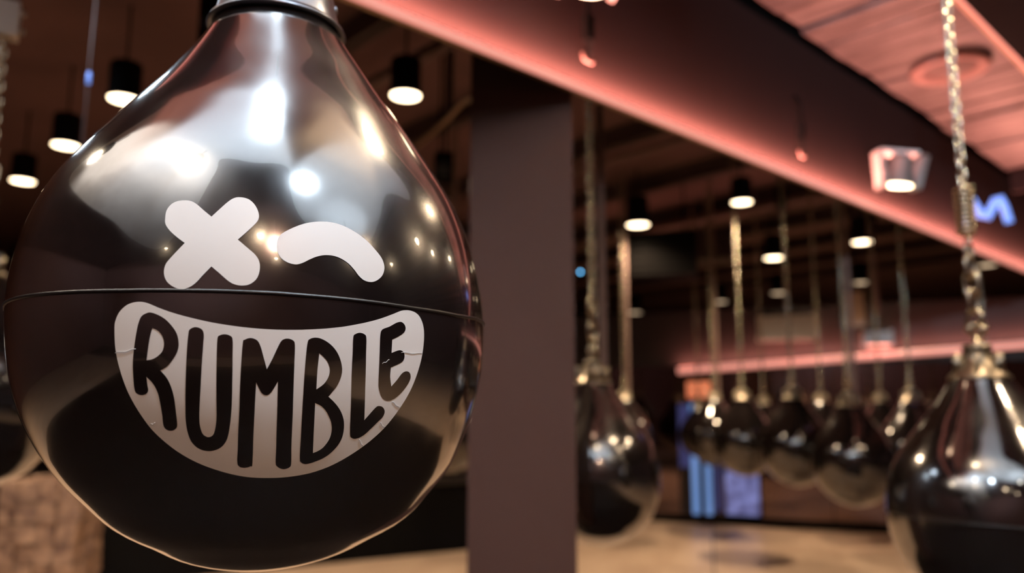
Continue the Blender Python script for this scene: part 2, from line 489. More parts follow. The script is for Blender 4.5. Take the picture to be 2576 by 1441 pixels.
t = empty('stone_pedestal', 'mottled brown rough stone pedestal standing at lower left', 'pedestal', (-2.99, 5.22, 0), (0, 0, 0.12))
t.scale = (0.94, 0.94, 1)
rr_ = random.Random(3)
bm = bmesh.new(); box(bm, -0.21, 0.21, -0.19, 0.19, 0, 0.70); obj('core', bm, 'mottle', t, bevel=0.01)
sm = []
for v_ in range(3):
    bm = bmesh.new()
    box(bm, -0.058, 0.058, -0.03, 0.03, 0.004, 0.126)
    for vv in bm.verts:
        vv.co += Vector((rr_.uniform(-.008, .008), rr_.uniform(-.012, .012), rr_.uniform(-.006, .006)))
    o = obj('stone', bm, 'mottle', t, bevel=0.008)
    sm.append(o.data)
    COL.objects.unlink(o); bpy.data.objects.remove(o)
for row in range(6):
    for side in range(4):
        for c_ in range(4):
            o = link_mesh('stone', sm[rr_.randrange(3)], t)
            hx = (c_ - 1.5) * 0.122
            d = 0.215 + rr_.uniform(-0.012, 0.014)
            a = side * PI / 2
            x, y = hx, -d
            o.location = (x * math.cos(a) - y * math.sin(a), x * math.sin(a) + y * math.cos(a), row * 0.128)
            o.rotation_euler = (0, 0, a)

# pillar
bm = bmesh.new()
box(bm, -0.176, 0.176, -0.176, 0.176, 0, CEIL)
pil = obj('pillar', bm, 'pillar', None, (0.030, 2.755, 0), (0, 0, 0.015), bevel=0.006)
struct(pil, 'plain brown square pillar between the bags')
o = link_mesh('clip', bpy.data.meshes.new('clip'), pil)
bm = bmesh.new(); box(bm, -0.003, 0.003, -0.006, 0.006, -0.035, 0.035); bm.to_mesh(o.data); bm.free(); o.data.materials.append(M['bronze'])
o.location = (-0.178, -0.12, 2.0)

# ================================================================== BIG BEAM WITH PINK STRIP
B0, B1 = 0.15, 8.6           # extent along U
ZB, ZT = 2.315, 3.045
P0 = 1.70
bm = bmesh.new()
box(bm, B0, B1, P0, P0 + 0.03, ZB, ZT)
beam = struct(obj('trim_1', bm, 'fascia', None, (0, 0, 0), (0, 0, A_U), bevel=0.004), 'dark painted beam crossing above, pink strip along its lower edge')
bm = bmesh.new()
box(bm, B0, B1, P0 + 0.03, P0 + 0.4, ZB + 0.25, CEIL)
obj('beam_box', bm, 'black', beam)
# ceiling boards beside the beam
PC0 = 0.99
Bend = 7.12
bm = bmesh.new()
box(bm, B0, Bend, PC0 - 0.1, P0, ZT + 0.09, ZT + 0.14)
soffit = struct(obj('trim_2', bm, 'black', None, (0, 0, 0), (0, 0, A_U)), 'pink-lit boarded soffit above the beam')
rb = random.Random(5)
sl = []
for v_ in range(3):
    bm = bmesh.new()
    box(bm, -0.118, 0.118, 0.0, 0.70, 0.0, 0.022)
    o = obj('ceiling_board', bm, 'slat', soffit, bevel=0.003)
    sl.append(o.data); COL.objects.unlink(o); bpy.data.objects.remove(o)
k = 0
u = B0 + 0.12
while u < Bend - 0.1:
    o = link_mesh('ceiling_board', sl[k % 3], soffit)
    o.location = (u, PC0, ZT + 0.06 + rb.uniform(-0.006, 0.008))
    o.rotation_euler = (rb.uniform(-0.015, 0.015), rb.uniform(-0.05, 0.05), 0)
    u += 0.244
    k += 1
# near edge of the soffit: a black box beam hiding an added pink strip
bm = bmesh.new()
box(bm, B0, Bend + 1.5, PC0 - 0.32, PC0, ZT - 0.02, ZT + 0.30)
edge = struct(obj('trim_3', bm, 'black', None, (0, 0, 0), (0, 0, A_U)), 'black box edge of the soffit at top right')
bm = bmesh.new()
box(bm, Bend, Bend + 0.05, PC0, P0, ZT - 0.10, ZT + 0.3)
obj('end_board', bm, 'fascia', soffit)


def area(name, loc, rot, sx, sy, power, col, spread=PI):
    l = bpy.data.lights.new(name, 'AREA')
    l.shape = 'RECTANGLE'
    l.size, l.size_y = sx, sy
    l.energy = power
    l.color = col
    l.spread = spread
    o = bpy.data.objects.new(name, l)
    COL.objects.link(o)
    o.location = loc
    o.rotation_euler = rot
    return o


def led_strip(name, label, length, loc, ang, power, tilt=0.0, r=0.013):
    t = empty(name, label, 'led strip', loc, (0, tilt, ang))
    bm = bmesh.new()
    tube(bm, [(0, 0, 0), (length, 0, 0)], r, 10)
    obj('diffuser', bm, 'neon', t, smooth=True)
    bm = bmesh.new()
    box(bm, 0, length, 0.4 * r, 1.7 * r, -1.15 * r, -0.9 * r)
    obj('channel', bm, 'bronze', t)
    seg = 3.0
    n = max(1, round(length / seg))
    for i in range(n):
        a = area('strip_light', (0, 0, 0), (0, 0, 0), length / n, 0.03, power, PINK)
        a.parent = t
        a.location = (length * (i + 0.5) / n, -0.022 if r < 0.02 else -0.05, r * 1.3)
        a.rotation_euler = (PI - 0.12, 0, 0)
    return t


led_strip('led_strip', 'long pink light strip along the lower edge of the big beam', B1 - B0, tuple(uv(B0, P0 - 0.012, ZB + 0.004)), A_U, P_PINK)
t = led_strip('led_strip', 'added unseen pink strip behind the black edge that lights the soffit boards', Bend - B0, tuple(uv(B0, PC0 + 0.014, ZT + 0.005)), A_U, 0.01)
for i in range(2):  # added fill for the soffit boards
    a = area('soffit_fill_light', (0, 0, 0), (0, 0, 0), (Bend - B0) / 2, 0.03, P_PINK_CEIL, PINK)
    a.parent = t
    a.location = ((Bend - B0) * (i + 0.5) / 2, 0.02, 0.0)
    a.rotation_euler = (PI - 0.1, 0, 0)
    a.data.spread = 2.4

# far strip: glowing tube built in place of the beam strip's mirror image
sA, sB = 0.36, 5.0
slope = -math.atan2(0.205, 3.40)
led_strip('led_strip', 'pink glowing tube standing in for the beam strip mirrored behind the hanging chains', 5.2, tuple(part_pt(sA, 1.606, 0.05)), PAng, 17, slope, 0.034)

# ================================================================== UNSEEN WHITE REFLECTOR ADDED OVERHEAD
RAFT = [(-2.85, 1.7), (-2.17, 1.58), (-1.44, 1.22), (-1.0, 0.96), (-0.29, 0.96), (0.25, 1.22), (0.62, 1.45), (1.15, 1.62), (1.45, 1.55), (1.3, 1.0), (1.8, 0.5), (2.28, -0.09),
        (1.96, -0.71), (1.28, -0.92), (0.79, -0.75), (0.41, -0.32), (0.19, 0.07), (-0.18, -0.03), (-0.55, -0.02), (-0.6, -0.3), (-0.79, -0.84), (-1.06, -1.38),
        (-1.58, -2.01), (-2.35, -2.55), (-2.72, -1.78), (-2.77, -0.78), (-2.95, 0.29)]
pts = catmull([(x, y, 0) for x, y in RAFT], 4)  # outline shaped by the pale reflection it gives on the near bag
bm = bmesh.new()
lo = [bm.verts.new((x, y, 2.93)) for x, y in pts]
hi = [bm.verts.new((x, y, 2.98)) for x, y in pts]
bm.faces.new(lo[::-1]); bm.faces.new(hi)
for i in range(len(lo)):
    j = (i + 1) % len(lo)
    bm.faces.new((lo[i], lo[j], hi[j], hi[i]))
raft = obj('reflector_raft', bm, 'raft')
tag(raft, 'added white reflector raft, shaped for the pale reflection on the near bag', 'reflector panel')
for x, y in ((-2.2, 0.9), (-0.4, 0.5), (1.4, 0.3), (-2.0, -1.6)):
    bm = bmesh.new()
    tube(bm, [(x, y, 2.97), (x, y, CEIL)], 0.006, 6)
    obj('suspension_rod', bm, 'steel', raft)


# ================================================================== LAMPS
def spot(parent, z, power, col, size, blend=0.6, up=False, r=0.04, aim=None):
    l = bpy.data.lights.new('lamp_light', 'SPOT')
    l.energy = power
    l.color = col
    l.spot_size = size
    l.spot_blend = blend
    l.shadow_soft_size = r
    o = bpy.data.objects.new('lamp_light', l)
    COL.objects.link(o)
    o.parent = parent
    o.location = (0, 0, z)
    if aim is not None:
        d_ = Vector(aim) - (parent.location + Vector((0, 0, z)))
        o.rotation_euler = d_.to_track_quat('-Z', 'Y').to_euler()
    elif up:
        o.rotation_euler = (PI, 0, 0)
    return o


can_me = {}


def downlight(label, x, y, z, lens='lens', power=P_DOWN, r=0.075, stem=True, up=0.0, col=WARM, group=None, name='downlight', h=0.2, aim=None, usize=2.4):
    t = empty(name, label, 'lamp', (x, y, z), group=group)
    key = (r, h)
    if key not in can_me:
        bm = bmesh.new()
        lathe(bm, [(0.0, r), (0.0, r * 1.06), (0.03, r * 1.06), (0.035, r * 0.98), (h, r * 0.98), (h + 0.01, r * 0.9), (h + 0.01, 0.0)], 24, cap=False)
        a = obj('can', bm, 'black', t, smooth=False)
        bm = bmesh.new()
        lathe(bm, [(0.016, 0.0), (0.008, r * 0.55), (0.004, r * 0.92), (0.012, r * 0.92), (0.018, 0.0)], 24)
        b = obj('lens', bm, lens, t, smooth=True)
        can_me[key] = a.data
        can_me[(key, 'l')] = b.data
    else:
        link_mesh('can', can_me[key], t)
        me = can_me[(key, 'l')].copy()
        me.materials.clear(); me.materials.append(M[lens])
        link_mesh('lens', me, t)
    top = CEIL - z
    bm = bmesh.new()
    tube(bm, [(0, 0, h), (0, 0, top)], 0.007, 8)
    obj('stem', bm, 'black', t, smooth=True)
    if power > 0:
        spot(t, -0.012, power, col, 2.5, 0.85, r=r * 0.8)
    if up > 0:
        spot(t, h + 0.03, up, col, usize, 0.5, up=True, r=0.03, aim=aim)
    return t


def at(px, py, h):
    """room point of a lamp at height h above the eye, from where it shows"""
    k, m_ = (px - 1288.0) / 1950.0, (720.5 - py) / 1950.0
    c, s = math.cos(PITCH), math.sin(PITCH)
    t_ = h / (s + c * m_)
    return (k * t_, (c - s * m_) * t_)


def point(px, py, y):
    """room point seen at that place of the photograph, y metres ahead"""
    k, m_ = (px - 1288.0) / 1950.0, (720.5 - py) / 1950.0
    c, s = math.cos(PITCH), math.sin(PITCH)
    t_ = y / (c - s * m_)
    return (k * t_, y, CAM_Z + (s + c * m_) * t_)


# cans in view
for (px, py, z, lens, pw, label) in [
    (1020, 243, 2.90, 'lens', 30, 'bright black ceiling spotlight between the near bag and the pillar'),
    (312, 252, 2.90, 'lens', 26, 'black ceiling spotlight half hidden by the shoulder of the near bag'),
    (165, 368, 2.90, 'lens', 26, 'black ceiling spotlight left of the near bag beside a thin cable'),
    (57, 457, 2.90, 'lens', 26, 'black ceiling spotlight furthest left of the row beside the near bag'),
    (1605, 567, 2.90, 'lens', 20, 'black ceiling spotlight just above the hanging black box'),
    (1866, 510, 2.90, 'lens', 34, 'brightest ceiling spotlight under the pink beam'),
    (1946, 650, 2.90, 'lens', 20, 'black ceiling spotlight in the middle of the far ceiling'),
    (2170, 610, 2.90, 'lens', 20, 'black ceiling spotlight close under the beam, right of centre'),
    (1597, 787, 2.62, 'lens_dim', 14, 'dim ceiling spotlight low beside the large grey pillar'),
    (2163, 712, 2.80, 'lens_dim', 16, 'dim ceiling spotlight over the tan hanging speaker'),
    (1958, 738, 2.80, 'lens_dim', 16, 'dim ceiling spotlight over the wide wall box'),
    (1812, 760, 2.75, 'lens_dim', 16, 'small dim ceiling spotlight above the pale bag chain'),
    (2482, 668, 2.80, 'lens_dim', 16, 'dim ceiling spotlight behind the spring of the nearest right bag'),
]:
    x, y = at(px, py, z - CAM_Z)
    r = 0.085 if y < 7 else 0.105
    downlight(label, x, y, z, lens, pw * 7, r, h=0.2 if r < 0.09 else 0.26)

# out-of-view lamps placed for bag glints; pendant uplights added to light the raft
downlight('cool white pendant lamp right over the near bag', -0.235, 0.66, 2.5, 'lens_cool', 12, 0.075, up=P_UP_COOL, col=COOL, aim=(-0.40, 0.35, 2.93), usize=2.3, name='pendant_lamp', h=0.16)
downlight('cool white pendant lamp over the winking face of the near bag', 0.29, 0.17, 2.5, 'lens_cool', 58, 0.08, up=P_UP_COOL * 0.7, col=COOL, aim=(0.9, 0.25, 2.93), usize=2.7, name='pendant_lamp', h=0.16)
downlight('warm pendant lamp left of the camera', -0.73, 0.16, 2.5, 'lens_hot', 6, 0.075, up=P_UP_WARM, col=(1.0, 0.89, 0.79), aim=(-1.3, -0.2, 2.93), usize=2.7, name='pendant_lamp', h=0.16)
downlight('warm pendant lamp at the left end of the reflector raft', -1.65, 1.16, 2.5, 'lens_hot', 6, 0.09, up=P_UP_WARM, col=(1.0, 0.89, 0.79), aim=(-2.0, 0.4, 2.93), usize=2.8, name='pendant_lamp', h=0.16)
downlight('warm pendant lamp in front of the beam', 0.37, 1.31, 2.6, 'lens_hot', 6, 0.09, up=P_UP_WARM * 0.6, col=WARM, aim=(0.5, 0.9, 2.93), usize=1.8, name='pendant_lamp', h=0.16)
downlight('warm pendant lamp with an added cool uplight for the reflector raft', 1.5, -0.25, 2.5, 'lens_hot', 4, 0.05, up=P_UP_COOL * 0.5, col=COOL, name='pendant_lamp', h=0.16)
downlight('cool white lamp left of the beam end', -1.94, 2.72, 3.12, 'lens_cool', 30, 0.10, col=COOL, name='pendant_lamp', h=0.16)
downlight('cool white lamp beyond the left end of the beam', -2.80, 3.50, 3.12, 'lens_cool', 30, 0.13, col=COOL, name='pendant_lamp', h=0.16)
for i, (x, y, z, r) in enumerate([(1.37, 2.06, 2.75, .075), (2.21, 1.39, 2.75, .06), (2.25, 2.78, 2.6, .06), (0.39, -1.68, 2.9, .075), (-1.98, -2.5, 2.9, .06),
                                  (2.07, -0.13, 2.75, .05), (2.63, -0.92, 2.9, .06), (2.84, 2.15, 2.9, .06), (3.36, 0.26, 2.9, .06), (1.14, -2.62, 2.9, .06)]):
    downlight('ceiling downlight behind or beside the camera, seen only as a glint on the bags',
              x, y, z, 'lens_hot', 45, r, h=0.18, group='downlights outside the picture')

t = downlight('added warm fill spot behind the camera that brightens the near bag face', 0.75, -1.75, 2.85, 'lens_hot', 0, 0.045, name='spotlight', h=0.16)
spot(t, -0.015, P_FRONT, (1.0, 0.60, 0.40), 0.75, 0.6, r=0.02, aim=(-0.28, 0.75, 1.30))  # added fill on the decals, from an unseen lamp

# ================================================================== HANGING BAGS
ZK = [-.2395, -.237, -.232, -.2, -.15, -.08, 0, .08, .16, .24, .32, .40, .48, .56]
ZKEY = [-.26, -.25, -.235, -.2, -.15, -.08, 0, .08, .16, .24, .32, .40, .48, .56]
RK = [-.1368, -.07, .03, .1264, .188, .2312, .2501, .2476, .2233, .172, .1136, .0662, .046, .04]
OK = [.002, .0039, .0066, .0107, .0088, .0031, 0, -.0032, -.0042, -.0022, -.0001, -.0025, -.001, -.003]
A0 = math.atan2(-.281, .907)
EV = (math.cos(A0), -math.sin(A0))


def _her(K, z):
    n = len(ZKEY)
    z = min(max(z, ZKEY[0]), ZKEY[-1])
    i = 0
    while i < n - 2 and z > ZKEY[i + 1]:
        i += 1

    def g(i):
        if i == 0:
            return (K[1] - K[0]) / (ZKEY[1] - ZKEY[0])
        if i == n - 1:
            return (K[-1] - K[-2]) / (ZKEY[-1] - ZKEY[-2])
        hs, hd = ZKEY[i] - ZKEY[i - 1], ZKEY[i + 1] - ZKEY[i]
        return (hs * hs * K[i + 1] + (hd * hd - hs * hs) * K[i] - hd * hd * K[i - 1]) / (hs * hd * (hd + hs))
    h = ZKEY[i + 1] - ZKEY[i]
    t = (z - ZKEY[i]) / h
    return (2 * t**3 - 3 * t**2 + 1) * K[i] + (t**3 - 2 * t**2 + t) * h * g(i) + (-2 * t**3 + 3 * t**2) * K[i + 1] + (t**3 - t**2) * h * g(i + 1)


ZBOT = -0.2394


def bag_r(z):
    return max(_her(RK, z), 0.0)


def bag_off(z):
    o = _her(OK, z)
    return (o * EV[0], o * EV[1])


# body profile, denser towards the pole so that it closes round
prof = [(ZBOT, 0.0)]
for r in (0.006, 0.012, 0.018, 0.025, 0.032):
    # invert the profile near the pole
    a, b = ZBOT, -0.2
    for _ in range(40):
        m_ = (a + b) / 2
        if bag_r(m_) < r:
            a = m_
        else:
            b = m_
    prof.append(((a + b) / 2, r))
z = prof[-1][0] + 0.002
while z < 0.395:
    prof.append((z, bag_r(z)))
    z += 0.0025 + 0.006 * min(1, (z - ZBOT) / 0.06)
prof.append((0.395, bag_r(0.395)))
# soften the pole into a round bottom
prof = [(z - 0.0 * r, r) for z, r in prof]

bm = bmesh.new()
lathe(bm, prof, 96, bag_off)
me_body = bpy.data.meshes.new('body')
bmesh.ops.recalc_face_normals(bm, faces=bm.faces[:])
bm.to_mesh(me_body); bm.free()
me_body.materials.append(M['vinyl'])
for p in me_body.polygons:
    p.use_smooth = True
me_body_far = me_body.copy()
me_body_far.materials.clear(); me_body_far.materials.append(M['vinyl_far'])


def seam_z(th):
    # the welded seam dips a little towards the right
    pts = [(-2.221, .0366), (-1.742, .0347), (-1.221, .034), (-.946, .0325), (-.706, .0304), (-.432, .0302), (-.205, .0324)]
    if th <= pts[0][0]:
        return pts[0][1]
    for a, b in zip(pts, pts[1:]):
        if th <= b[0]:
            return a[1] + (b[1] - a[1]) * (th - a[0]) / (b[0] - a[0])
    return pts[-1][1] + 0.0


bm = bmesh.new()
ring = []
n = 160
for i in range(n):
    th = -PI + 2 * PI * i / n
    zz = seam_z(th) if th > -2.6 and th < 0.4 else 0.0345
    q = []
    for dz, dr in ((-0.0022, -0.001), (-0.0016, 0.0011), (0.0008, 0.0014), (0.0022, -0.001)):
        r = bag_r(zz + dz) + dr
        ox = bag_off(zz + dz)
        q.append(bm.verts.new((ox[0] + r * math.cos(th), ox[1] + r * math.sin(th), zz + dz)))
    ring.append(q)
for i in range(n):
    a, b = ring[i], ring[(i + 1) % n]
    for k in range(3):
        bm.faces.new((a[k], b[k], b[k + 1], a[k + 1]))
me_seam = bpy.data.meshes.new('seam')
bm.to_mesh(me_seam); bm.free(); me_seam.materials.append(M['seam'])
for p in me_seam.polygons:
    p.use_smooth = True

# steel collars with a rolled lower rim
o0 = bag_off(0.40)
bm = bmesh.new()
lathe(bm, [(0.3855, 0.0720), (0.3845, 0.0755), (0.387, 0.0765), (0.391, 0.0750), (0.400, 0.066), (0.420, 0.048), (0.440, 0.038), (0.462, 0.034),
           (0.466, 0.036), (0.472, 0.036), (0.476, 0.030), (0.477, 0.0)], 48, c=o0)
for i in range(6):
    a = i * PI / 3
    m4 = Matrix.Translation((o0[0], o0[1], 0)) @ Matrix.Rotation(a, 4, 'Z')
    box(bm, 0.030, 0.066, -0.004, 0.004, 0.398, 0.452, m4)
me_collar2 = bpy.data.meshes.new('collar')
bmesh.ops.recalc_face_normals(bm, faces=bm.faces[:])
bm.to_mesh(me_collar2); bm.free(); me_collar2.materials.append(M['collar'])
for p in me_collar2.polygons:
    p.use_smooth = True
bm = bmesh.new()

lathe(bm, [(0.3855, 0.0745), (0.3845, 0.0795), (0.387, 0.0815), (0.391, 0.0795), (0.393, 0.0750), (0.397, 0.0735), (0.41, 0.0700), (0.44, 0.0640), (0.462, 0.0600),
           (0.465, 0.0612), (0.470, 0.0612), (0.473, 0.058), (0.476, 0.0)], 64, c=o0)
me_collar = bpy.data.meshes.new('collar')
bmesh.ops.recalc_face_normals(bm, faces=bm.faces[:])
bm.to_mesh(me_collar); bm.free(); me_collar.materials.append(M['steel'])
for p in me_collar.polygons:
    p.use_smooth = True

# rivet on the collar
bm = bmesh.new()
lathe(bm, [(0, 0.0), (0.0, 0.0062), (0.002, 0.0058), (0.0035, 0.0035), (0.0038, 0.0)], 16)
me_rivet = bpy.data.meshes.new('rivet')
bm.to_mesh(me_rivet); bm.free(); me_rivet.materials.append(M['steel'])


def stadium(w, h, n=10):
    """closed path in the x-z plane, width w, height h"""
    r = w / 2
    s = h / 2 - r
    out = []
    for i in range(n + 1):
        a = PI * i / n
        out.append((r * math.cos(a), 0, s + r * math.sin(a)))
    for i in range(n + 1):
        a = PI + PI * i / n
        out.append((r * math.cos(a), 0, -s + r * math.sin(a)))
    return out


def bm_mesh(name, bm, m, smooth=True):
    me = bpy.data.meshes.new(name)
    bmesh.ops.recalc_face_normals(bm, faces=bm.faces[:])
    bm.to_mesh(me); bm.free()
    me.materials.append(M[m])
    if smooth:
        for p in me.polygons:
            p.use_smooth = True
    return me


bm = bmesh.new(); tube(bm, stadium(0.022, 0.036, 5), 0.0042, 6, True)
me_link = bm_mesh('link', bm, 'chain')
bm = bmesh.new(); tube(bm, stadium(0.040, 0.070, 7), 0.0062, 7, True)
me_biglink = bm_mesh('big_link', bm, 'chain')
# eye bolt
bm = bmesh.new()
lathe(bm, [(0.474, 0.0), (0.474, 0.016), (0.484, 0.016), (0.486, 0.007), (0.50, 0.007), (0.50, 0.0)], 16)
tube(bm, [(0.018 * math.cos(2 * PI * i / 16), 0, 0.516 + 0.018 * math.sin(2 * PI * i / 16)) for i in range(16)], 0.006, 8, True)
me_eye = bm_mesh('eye_bolt', bm, 'chain')
# shackle: a U with a pin
bm = bmesh.new()
tube(bm, [(-0.021, 0, 0.0)] + [(0.021 * math.cos(PI - PI * i / 10), 0, 0.036 + 0.021 * math.sin(PI * i / 10)) for i in range(11)] + [(0.021, 0, 0.0)], 0.0058, 8)
tube(bm, [(-0.033, 0, 0.004), (0.033, 0, 0.004)], 0.0065, 8)
lathe(bm, [(-0.010, 0.009), (0.010, 0.009)], 10, c=(-0.021, 0))
me_shackle = bm_mesh('shackle', bm, 'chain')
# coil spring
bm = bmesh.new()
tube(bm, [(0.023 * math.cos(2 * PI * i / 12), 0.023 * math.sin(2 * PI * i / 12), 0.14 * i / 120) for i in range(121)], 0.0058, 6)
me_spring = bm_mesh('spring', bm, 'chain')
# low detail chain, one metre
bm = bmesh.new()
for i in range(42):
    p = stadium(0.022, 0.036, 3)
    q = [(x, y, z + 0.024 * i + 0.018) for x, y, z in p] if i % 2 == 0 else [(0, x, z + 0.024 * i + 0.018) for x, y, z in p]
    tube(bm, q, 0.0042, 4, True)
me_chain_far = bm_mesh('chain', bm, 'chain')


def bag(label, x, y, zc, s=1.0, detail='full', group='teardrop punch bags hanging in rows', strap=False, spring=False, rot=0.0, near=False, top=CEIL):
    t = empty('punch_bag', label, 'punch bag', (x, y, zc), (0, 0, rot), group)
    b = link_mesh('body', me_body if near or detail == 'full' else me_body_far, t)
    c = link_mesh('collar', me_collar if near else me_collar2, t)
    sm_ = link_mesh('seam', me_seam, t)
    for o in (b, c, sm_):
        o.scale = (s, s, s)
    zt = 0.50 * s
    if near:
        for i in range(8):
            a = i * PI / 4 + 0.25
            r_ = link_mesh('rivet', me_rivet, c)
            r_.location = (o0[0] + 0.0665 * math.cos(a), o0[1] + 0.0665 * math.sin(a), 0.425)
            r_.rotation_euler = (0, PI / 2 - 0.2, a)
    e = link_mesh('eye_bolt', me_eye, t); e.scale = (s, s, s)
    zz = 0.505 * s
    if detail in ('full', 'mid'):
        sh = link_mesh('shackle', me_shackle, t, (0, 0, zz + 0.012), (0, 0, PI / 2 + 0.5))
        zz += 0.060
        for i in range(3):
            link_mesh('big_link', me_biglink, t, (0, 0, zz + 0.035), (0, 0, (i % 2) * PI / 2 + 0.5))
            zz += 0.050
        ch = bpy.data.objects.new('chain', None)
        COL.objects.link(ch); ch.parent = t
        if spring:
            zz += 0.03
            nl = 2
            for i in range(nl):
                link_mesh('link', me_link, ch, (0, 0, zz), (0, 0, (i % 2) * PI / 2)); zz += 0.025
            link_mesh('spring', me_spring, t, (0, 0, zz))
            zz += 0.15
        n = 0
        while zc + zz < top - 0.03 and n < 110:
            link_mesh('link', me_link, ch, (0, 0, zz), (0, 0, (n % 2) * PI / 2 + 0.4 + 0.08 * math.sin(n * 0.9)))
            zz += 0.0262
            n += 1
    else:
        L = top - 0.03 - zc - zz
        o = link_mesh('chain', me_chain_far, t, (0, 0, zz), (0, 0, 0.3))
        o.scale = (1, 1, L / 1.03)
        link_mesh('big_link', me_biglink, t, (0, 0, zz + 0.05), (0, 0, 0.6))
        link_mesh('shackle', me_shackle, t, (0, 0, zz - 0.01), (0, 0, 1.0))
    if strap:
        bm = bmesh.new()
        box(bm, 0.028, 0.058, -0.0015, 0.0015, 0.455 * s, top - zc)
        obj('strap', bm, 'strap', t)
    return t


BX, BY, BZ = -0.2831, 0.8880, 1.3084
bagA = bag('nearest black teardrop bag with a white winking face and lettered grin', BX, BY, BZ, near=True, group=None, top=2.93)

# ---- the printed face on the near bag
def surf(th, z, lift):
    r = bag_r(z) + lift
    ox = bag_off(z)
    return Vector((ox[0] + r * math.cos(th), ox[1] + r * math.sin(th), z))


def inside(pt, loops):
    c = False
    x, y = pt
    for lp in loops:
        n = len(lp)
        j = n - 1
        for i in range(n):
            xi, yi = lp[i]
            xj, yj = lp[j]
            if (yi > y) != (yj > y) and x < (xj - xi) * (y - yi) / (yj - yi) + xi:
                c = not c
            j = i
    return c


def decal(name, loops, m, lift, thick, parent, per=6, grid=0.007):
    L = []
    for lp in loops:
        c = catmull([(a / 1000.0 * 0.25, b / 10000.0, k) for a, b, k in lp], per)
        L.append(c)
    verts, edges = [], []
    for c in L:
        s = len(verts)
        verts += [Vector(p) for p in c]
        edges += [(s + i, s + (i + 1) % len(c)) for i in range(len(c))]
    x0 = min(v.x for v in verts); x1 = max(v.x for v in verts)
    y0 = min(v.y for v in verts); y1 = max(v.y for v in verts)
    bpts = [tuple(v) for v in verts]
    gx = x0
    while gx < x1:
        gy = y0
        while gy < y1:
            if inside((gx, gy), L) and min((gx - p[0]) ** 2 + (gy - p[1]) ** 2 for p in bpts) > (grid * 0.45) ** 2:
                verts.append(Vector((gx, gy)))
            gy += grid
        gx += grid
    vs, es, fs, _, _, _ = delaunay_2d_cdt(verts, edges, [], 0, 1e-7)
    bm = bmesh.new()
    top = [bm.verts.new(surf(v.x / 0.25, v.y, lift + thick)) for v in vs]
    for f in fs:
        cx = sum(vs[i].x for i in f) / len(f)
        cy = sum(vs[i].y for i in f) / len(f)
        if inside((cx, cy), L):
            bm.faces.new([top[i] for i in f])
    for v in [v for v in bm.verts if not v.link_faces]:
        bm.verts.remove(v)
    # outward normals
    bm.normal_update()
    for f in bm.faces:
        c = f.calc_center_median()
        if f.normal.dot(Vector((c.x, c.y, 0))) < 0:
            f.normal_flip()
    me = bpy.data.meshes.new(name)
    bm.to_mesh(me); bm.free()
    me.materials.append(M[m])
    for p in me.polygons:
        p.use_smooth = True
    o = link_mesh(name, me, parent)
    return o


d = decal('eye_decal', SHAPES['eye_cross'], 'white', 0.0003, 0.0003, bagA); d['label'] = 'white cross-shaped eye decal'
d = decal('eye_decal', SHAPES['eye_wink'], 'white', 0.0003, 0.0003, bagA); d['label'] = 'white curved winking eye decal'
smile = decal('grin_decal', SHAPES['smile'], 'white', 0.0003, 0.0003, bagA); smile['label'] = 'white grin decal filled with black letters'
for ch_ in 'rumble':
    key = 'letter_' + ch_
    o = decal('letter', SHAPES[key], 'lacq', 0.0006, 0.0003, smile, per=4, grid=0.009)
    o['label'] = 'black letter ' + ch_.upper()
# thin creases in the decal film
for a, b in (((-1758, -169), (-1683, -139)), ((-1660, -758), (-1641, -744)), ((-762, -119), (-659, -114)), ((-779, -566), (-739, -620)),
             ((-817, -756), (-794, -801)), ((-899, -903), (-878, -965)), ((-843, -228), (-814, -190))):
    bm = bmesh.new()
    k = 6
    P_ = []
    for i in range(k + 1):
        t_ = i / k
        P_.append(surf((a[0] + (b[0] - a[0]) * t_) / 1000.0, (a[1] + (b[1] - a[1]) * t_) / 10000.0 + 0.0006 * math.sin(t_ * 9), 0.0011))
    tube(bm, P_, 0.00028, 4)
    o = obj('crease', bm, 'white', smile, smooth=True)

